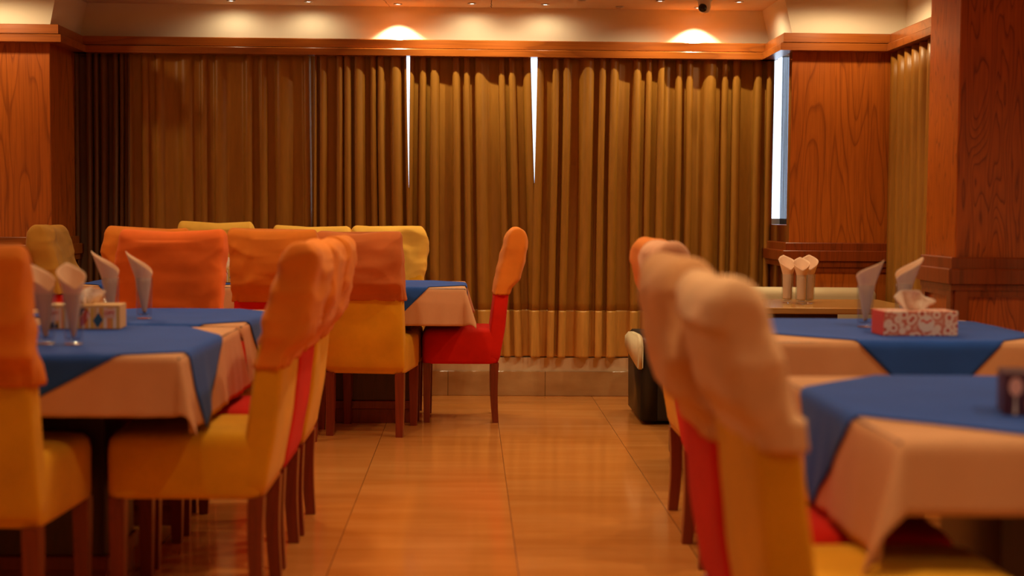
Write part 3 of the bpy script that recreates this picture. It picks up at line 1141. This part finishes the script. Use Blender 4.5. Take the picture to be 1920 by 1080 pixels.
o = thing('ottoman', (1.37, 6.18, 0), 0, 'black leatherette ottoman behind the furthest right-row chair', 'ottoman')
bm = bmesh.new(); rbox(bm, -0.45, 0.45, -0.30, 0.30, 0.03, 0.36, 0.02); link('base', bm, 'leatherette', o, True)
bm = bmesh.new(); rbox(bm, -0.455, 0.455, -0.305, 0.305, 0.36, 0.45, 0.03); link('cushion', bm, 'leatherette', o, True)
for sx in (-1, 1):
    for sy in (-1, 1):
        bm = bmesh.new(); add_box(bm, sx * .40 - .02, sx * .40 + .02, sy * .25 - .02, sy * .25 + .02, 0, 0.03); link('foot', bm, 'leatherette', o)


# ------------------------------------------------------------------ glasses with napkins
def glass_bm(r0=0.026, r1=0.0305, h=0.145):
    bm = bmesh.new()
    lathe(bm, [(0, 0), (r0 - 0.002, 0), (r0, 0.002), (r1, h - 0.001), (r1 - 0.0008, h), (r1 - 0.0018, h - 0.001),
               (r0 + 0.001 - 0.0022, 0.018), (r0 - 0.008, 0.0135), (0, 0.0125)], 40)
    bmesh.ops.recalc_face_normals(bm, faces=bm.faces)
    for f in bm.faces:
        if f.calc_center_median().z < 0.016:
            f.material_index = 1
    return bm


def napkin_bm(th0, z_lo, z_hi, p, seed, lean=0.0, rb=0.005):
    """paper napkin rolled into a cone with a slanted open end; zero height is the glass's inner floor"""
    bm = bmesh.new()
    n, rows = 56, 22
    turns = 1.35

    def zt(th):
        w = abs((th - th0 + PI) % (2 * PI) - PI) / PI
        k = (1 - w) ** p
        return z_lo + (z_hi - z_lo) * k
    vs = []
    for j in range(rows + 1):
        r = []
        for i in range(n + 1):
            th = 2 * PI * turns * i / n
            z0 = 0.020
            z = z0 + (zt(th) - z0) * j / rows
            kz = min(1.0, (z - z0) / 0.115)
            rad = rb + (0.0265 - rb) * kz ** 0.85 + max(0, z - 0.143) * 0.33
            rad += 0.0022 * (i / n - .5) + 0.0012 * noise.noise((math.cos(th) * 2 + seed, math.sin(th) * 2, z * 20))
            sx, sy = 1.0, 0.9
            lx = lean * max(0, z - 0.03)
            ca, sa = math.cos(th), math.sin(th)
            # flatten the cone across the peak direction
            a = rad * sx * math.cos(th - th0)
            b = rad * sy * math.sin(th - th0)
            x = a * math.cos(th0) - b * math.sin(th0) + lx
            y = a * math.sin(th0) + b * math.cos(th0)
            r.append(bm.verts.new((x, y, z)))
        vs.append(r)
    for j in range(rows):
        for i in range(n):
            bm.faces.new((vs[j][i], vs[j][i + 1], vs[j + 1][i + 1], vs[j + 1][i]))
    return bm


GL = None


def place_glass(x, y, z, th0, lab_g, lab_n, seed, z_lo=0.15, z_hi=0.235, p=1.4, lean=0.0, rb=0.005, group='napkin tumblers'):
    global GL
    if GL is None:
        GL = link('tumbler', glass_bm(), ['glass', 'glass_base'], None, True)
        g = GL
    else:
        g = GL.copy()
        C.objects.link(g)
    g.location = (x, y, z)
    tag(g, lab_g, 'glass', group)
    o = link('napkin', napkin_bm(th0, z_lo, z_hi, p, seed, lean, rb), 'napkin', None, True, (x, y, z))
    s = o.modifiers.new('thickness', 'SOLIDIFY')
    s.thickness = 0.0005
    tag(o, lab_n, 'napkin', 'rolled paper napkins')


TB = TZ + 0.0094
place_glass(-1.213, 4.10, TB, PI * 0.78, 'tumbler nearest the left edge, beside the orange hood', 'rolled napkin in the tumbler nearest the left edge', 1, 0.152, 0.228, 1.0, -0.05)
place_glass(-1.131, 4.09, TB, PI * 0.66, 'tumbler in front of the striped tissue box', 'wide rolled napkin in front of the striped tissue box', 2, 0.160, 0.232, 1.0, -0.02)
place_glass(-1.262, 5.04, TB, PI * 1.02, 'tumbler behind the right end of the striped tissue box', 'rolled napkin just left of the tangerine hood, behind the tissue box', 3, 0.160, 0.240, 1.1, -0.04)
place_glass(-1.150, 5.06, TB, PI * 1.02, 'tumbler standing in front of the tangerine hood', 'rolled napkin standing out against the tangerine hood', 4, 0.155, 0.240, 1.1, -0.03)
place_glass(1.367, 4.86, TB, -0.4, 'tumbler at the left end of the red and white tissue box', 'rolled napkin at the left end of the red and white tissue box', 5, 0.170, 0.235, 1.0, 0.02)
place_glass(1.535, 4.98, TB, 0.1, 'tumbler behind the red and white tissue box', 'pointed napkin behind the red and white tissue box', 6, 0.165, 0.240, 1.1, 0.05)
tz7 = 0.6905
place_glass(1.590, 7.06, tz7, 1.75, 'left tumbler of the three on the pale table', 'napkin in the left tumbler of the three on the pale table', 7, 0.170, 0.240, 1.0, 0, 0.023)
place_glass(1.641, 6.98, tz7, 1.5, 'front middle tumbler of the three on the pale table', 'napkin in the middle tumbler on the pale table', 8, 0.170, 0.232, 1.0, 0, 0.023)
place_glass(1.700, 7.06, tz7, 1.4, 'right tumbler of the three on the pale table', 'napkin in the right tumbler of the three on the pale table', 9, 0.170, 0.242, 1.0, 0, 0.023)


# ------------------------------------------------------------------ tissue boxes
def tissue_puff(parent, w, h, seed, z0):
    bm = bmesh.new()
    n, rows = 40, 14
    vs = []
    for j in range(rows + 1):
        t = j / rows
        r = []
        for i in range(n + 1):
            s = i / n * 2 - 1
            spread = 0.35 + 0.65 * t ** 0.7
            topz = h * (0.72 + 0.28 * math.cos((s - 0.35 * math.sin(seed)) * 2.2) + 0.10 * noise.noise((s * 2.5, seed, 0)))
            x = s * w / 2 * spread + 0.006 * noise.noise((s * 3, t * 3, seed + 4))
            y = 0.010 * math.sin(s * 7 + seed) * (0.5 + t) + 0.008 * noise.noise((s * 3, t * 2, seed)) + 0.012 * t * t * math.sin(seed + s * 2)
            r.append(bm.verts.new((x, y, z0 + topz * t)))
        vs.append(r)
    for j in range(rows):
        for i in range(n):
            bm.faces.new((vs[j][i], vs[j][i + 1], vs[j + 1][i + 1], vs[j + 1][i]))
    o = link('tissue', bm, 'tissue', parent, True)
    s = o.modifiers.new('thickness', 'SOLIDIFY')
    s.thickness = 0.0008
    return o


def patch(bm, pts, y, mi):
    vs = [bm.verts.new((x, y, z)) for x, z in pts]
    f = bm.faces.new(vs)
    f.material_index = mi


def text_mesh(body, size, m, parent, loc):
    cu = bpy.data.curves.new('lettering', 'FONT')
    cu.body = body
    cu.size = size
    cu.align_x = 'CENTER'
    cu.align_y = 'CENTER'
    cu.extrude = 0.0003
    tmp = bpy.data.objects.new('lettering', cu)
    C.objects.link(tmp)
    dg = bpy.context.evaluated_depsgraph_get()
    me = bpy.data.meshes.new_from_object(tmp.evaluated_get(dg))
    bpy.data.objects.remove(tmp)
    me.materials.clear()
    me.materials.append(M[m])
    o = bpy.data.objects.new('lettering', me)
    C.objects.link(o)
    o.parent = parent
    o.location = loc
    o.rotation_euler = (PI / 2, 0, 0)
    return o


def striped_box(x, y, rz, label, grp='striped tissue boxes'):
    o = thing('tissue_box', (x, y, TB), rz, label, 'tissue box', grp)
    bm = bmesh.new()
    L, D, H = 0.232, 0.115, 0.078
    add_box(bm, -L / 2, L / 2, -D / 2, D / 2, 0, H, 0.0015, 1, 0)
    mats = ['carton', 'dk', 'rd', 'bl', 'yl', 'pk', 'lb', 'or', 'wt']
    yf = -D / 2 - 0.0006
    # stripes over the long front
    cols = [4, 8, 0, 7, 4, 8, 4, 0, 7, 8, 4, 7]
    rnd = random.Random(4)
    xs = [-L / 2 + 0.002]
    while xs[-1] < L / 2 - 0.008:
        xs.append(min(L / 2 - 0.002, xs[-1] + rnd.choice((0.004, 0.006, 0.010))))
    for i, (a, b) in enumerate(zip(xs, xs[1:])):
        patch(bm, [(a, 0.002), (b, 0.002), (b, H - 0.010), (a, H - 0.010)], yf, cols[(i * 7) % 12])
    y2 = yf - 0.0004
    patch(bm, [(0.045, 0.004), (0.062, 0.030), (0.048, 0.054), (0.030, 0.028)], y2, 3)
    patch(bm, [(-0.004, 0.050), (0.010, 0.068), (-0.014, 0.068), (-0.014, 0.035)], y2, 1)
    patch(bm, [(-0.008, 0.006), (0.008, 0.020), (0.022, 0.048), (0.010, 0.066), (0.000, 0.050), (-0.012, 0.034)], y2, 2)
    patch(bm, [(0.010, 0.030), (0.024, 0.044), (0.012, 0.056)], y2 - 0.0002, 5)
    patch(bm, [(0.064, 0.036), (0.100, 0.036), (0.100, 0.066), (0.064, 0.066)], y2, 6)
    patch(bm, [(-0.105, 0.028), (-0.075, 0.028), (-0.075, 0.066), (-0.105, 0.066)], y2, 6)
    patch(bm, [(-0.105, 0.004), (-0.078, 0.004), (-0.080, 0.020), (-0.088, 0.015), (-0.095, 0.024), (-0.102, 0.018)], y2, 1)
    link('carton', bm, mats, o)
    text_mesh('OPY', 0.017, 'redc', o, (0.083, y2 - 0.0006, 0.052))
    text_mesh('OPY', 0.014, 'redc', o, (-0.090, y2 - 0.0006, 0.052))
    tissue_puff(o, 0.115, 0.052, 1.3, H)
    return o


striped_box(-1.245, 4.66, math.radians(4), 'striped tissue box with blue diamond and red letters on the left table')
striped_box(-1.30, 7.62, 0, 'striped tissue box glimpsed between the tangerine and brown hoods')

o = thing('tissue_box', (1.448, 4.575, TB), math.radians(2), 'red and white roundel-printed tissue box on the second right table', 'tissue box')
bm = bmesh.new()
L, D, H = 0.245, 0.12, 0.079
add_box(bm, -L / 2, L / 2, -D / 2, D / 2, 0, H, 0.0015, 1, 0)
for f in bm.faces:
    if f.normal.x < -0.9 or f.calc_center_median().x < -L / 2 + 0.001:
        f.material_index = 1
yf = -D / 2 - 0.0006
patch(bm, [(0.018 + 0.027 * math.cos(a * PI / 12), 0.040 + 0.027 * math.sin(a * PI / 12)) for a in range(24)], yf, 2)
top = [(0.000 + 0.036 * k / 8, 0.046 + 0.004 * math.sin(k * 1.1) + 0.004) for k in range(9)]
bot = [(0.000 + 0.036 * k / 8, 0.046 + 0.004 * math.sin(k * 1.1) - 0.003) for k in range(9)]
patch(bm, bot + top[::-1], yf - 0.0004, 1)
link('carton', bm, ['print', 'redc', 'wt'], o)
tissue_puff(o, 0.150, 0.066, 5.3, H)

o = thing('tissue_box', (1.172, 2.76, TB), math.radians(-15), 'plum tissue box with pink balloon shapes at the right edge', 'tissue box')
bm = bmesh.new()
add_box(bm, -0.117, 0.117, -0.06, 0.06, 0, 0.082, 0.0015, 1, 0)
yf = -0.0606
def blob(cx, cz, rx, rz_, mi):
    patch(bm, [(cx + rx * math.cos(a * PI / 10), cz + rz_ * math.sin(a * PI / 10)) for a in range(20)], yf, mi)
for k, (cx, mi) in enumerate(((-0.094, 1), (-0.060, 2), (-0.02, 1), (0.02, 3), (0.06, 1), (0.095, 2))):
    blob(cx, 0.056 if mi == 1 else 0.022, 0.013, 0.018, mi)
    patch(bm, [(cx - 0.003, 0.002), (cx + 0.003, 0.002), (cx + 0.001, 0.038), (cx - 0.001, 0.038)], yf - 0.0003, 4)
blob(-0.064, 0.058, 0.009, 0.012, 3)
link('carton', bm, ['pl', 'pk', 'or', 'yl', 'wt'], o)
tissue_puff(o, 0.11, 0.06, 2.3, 0.082)
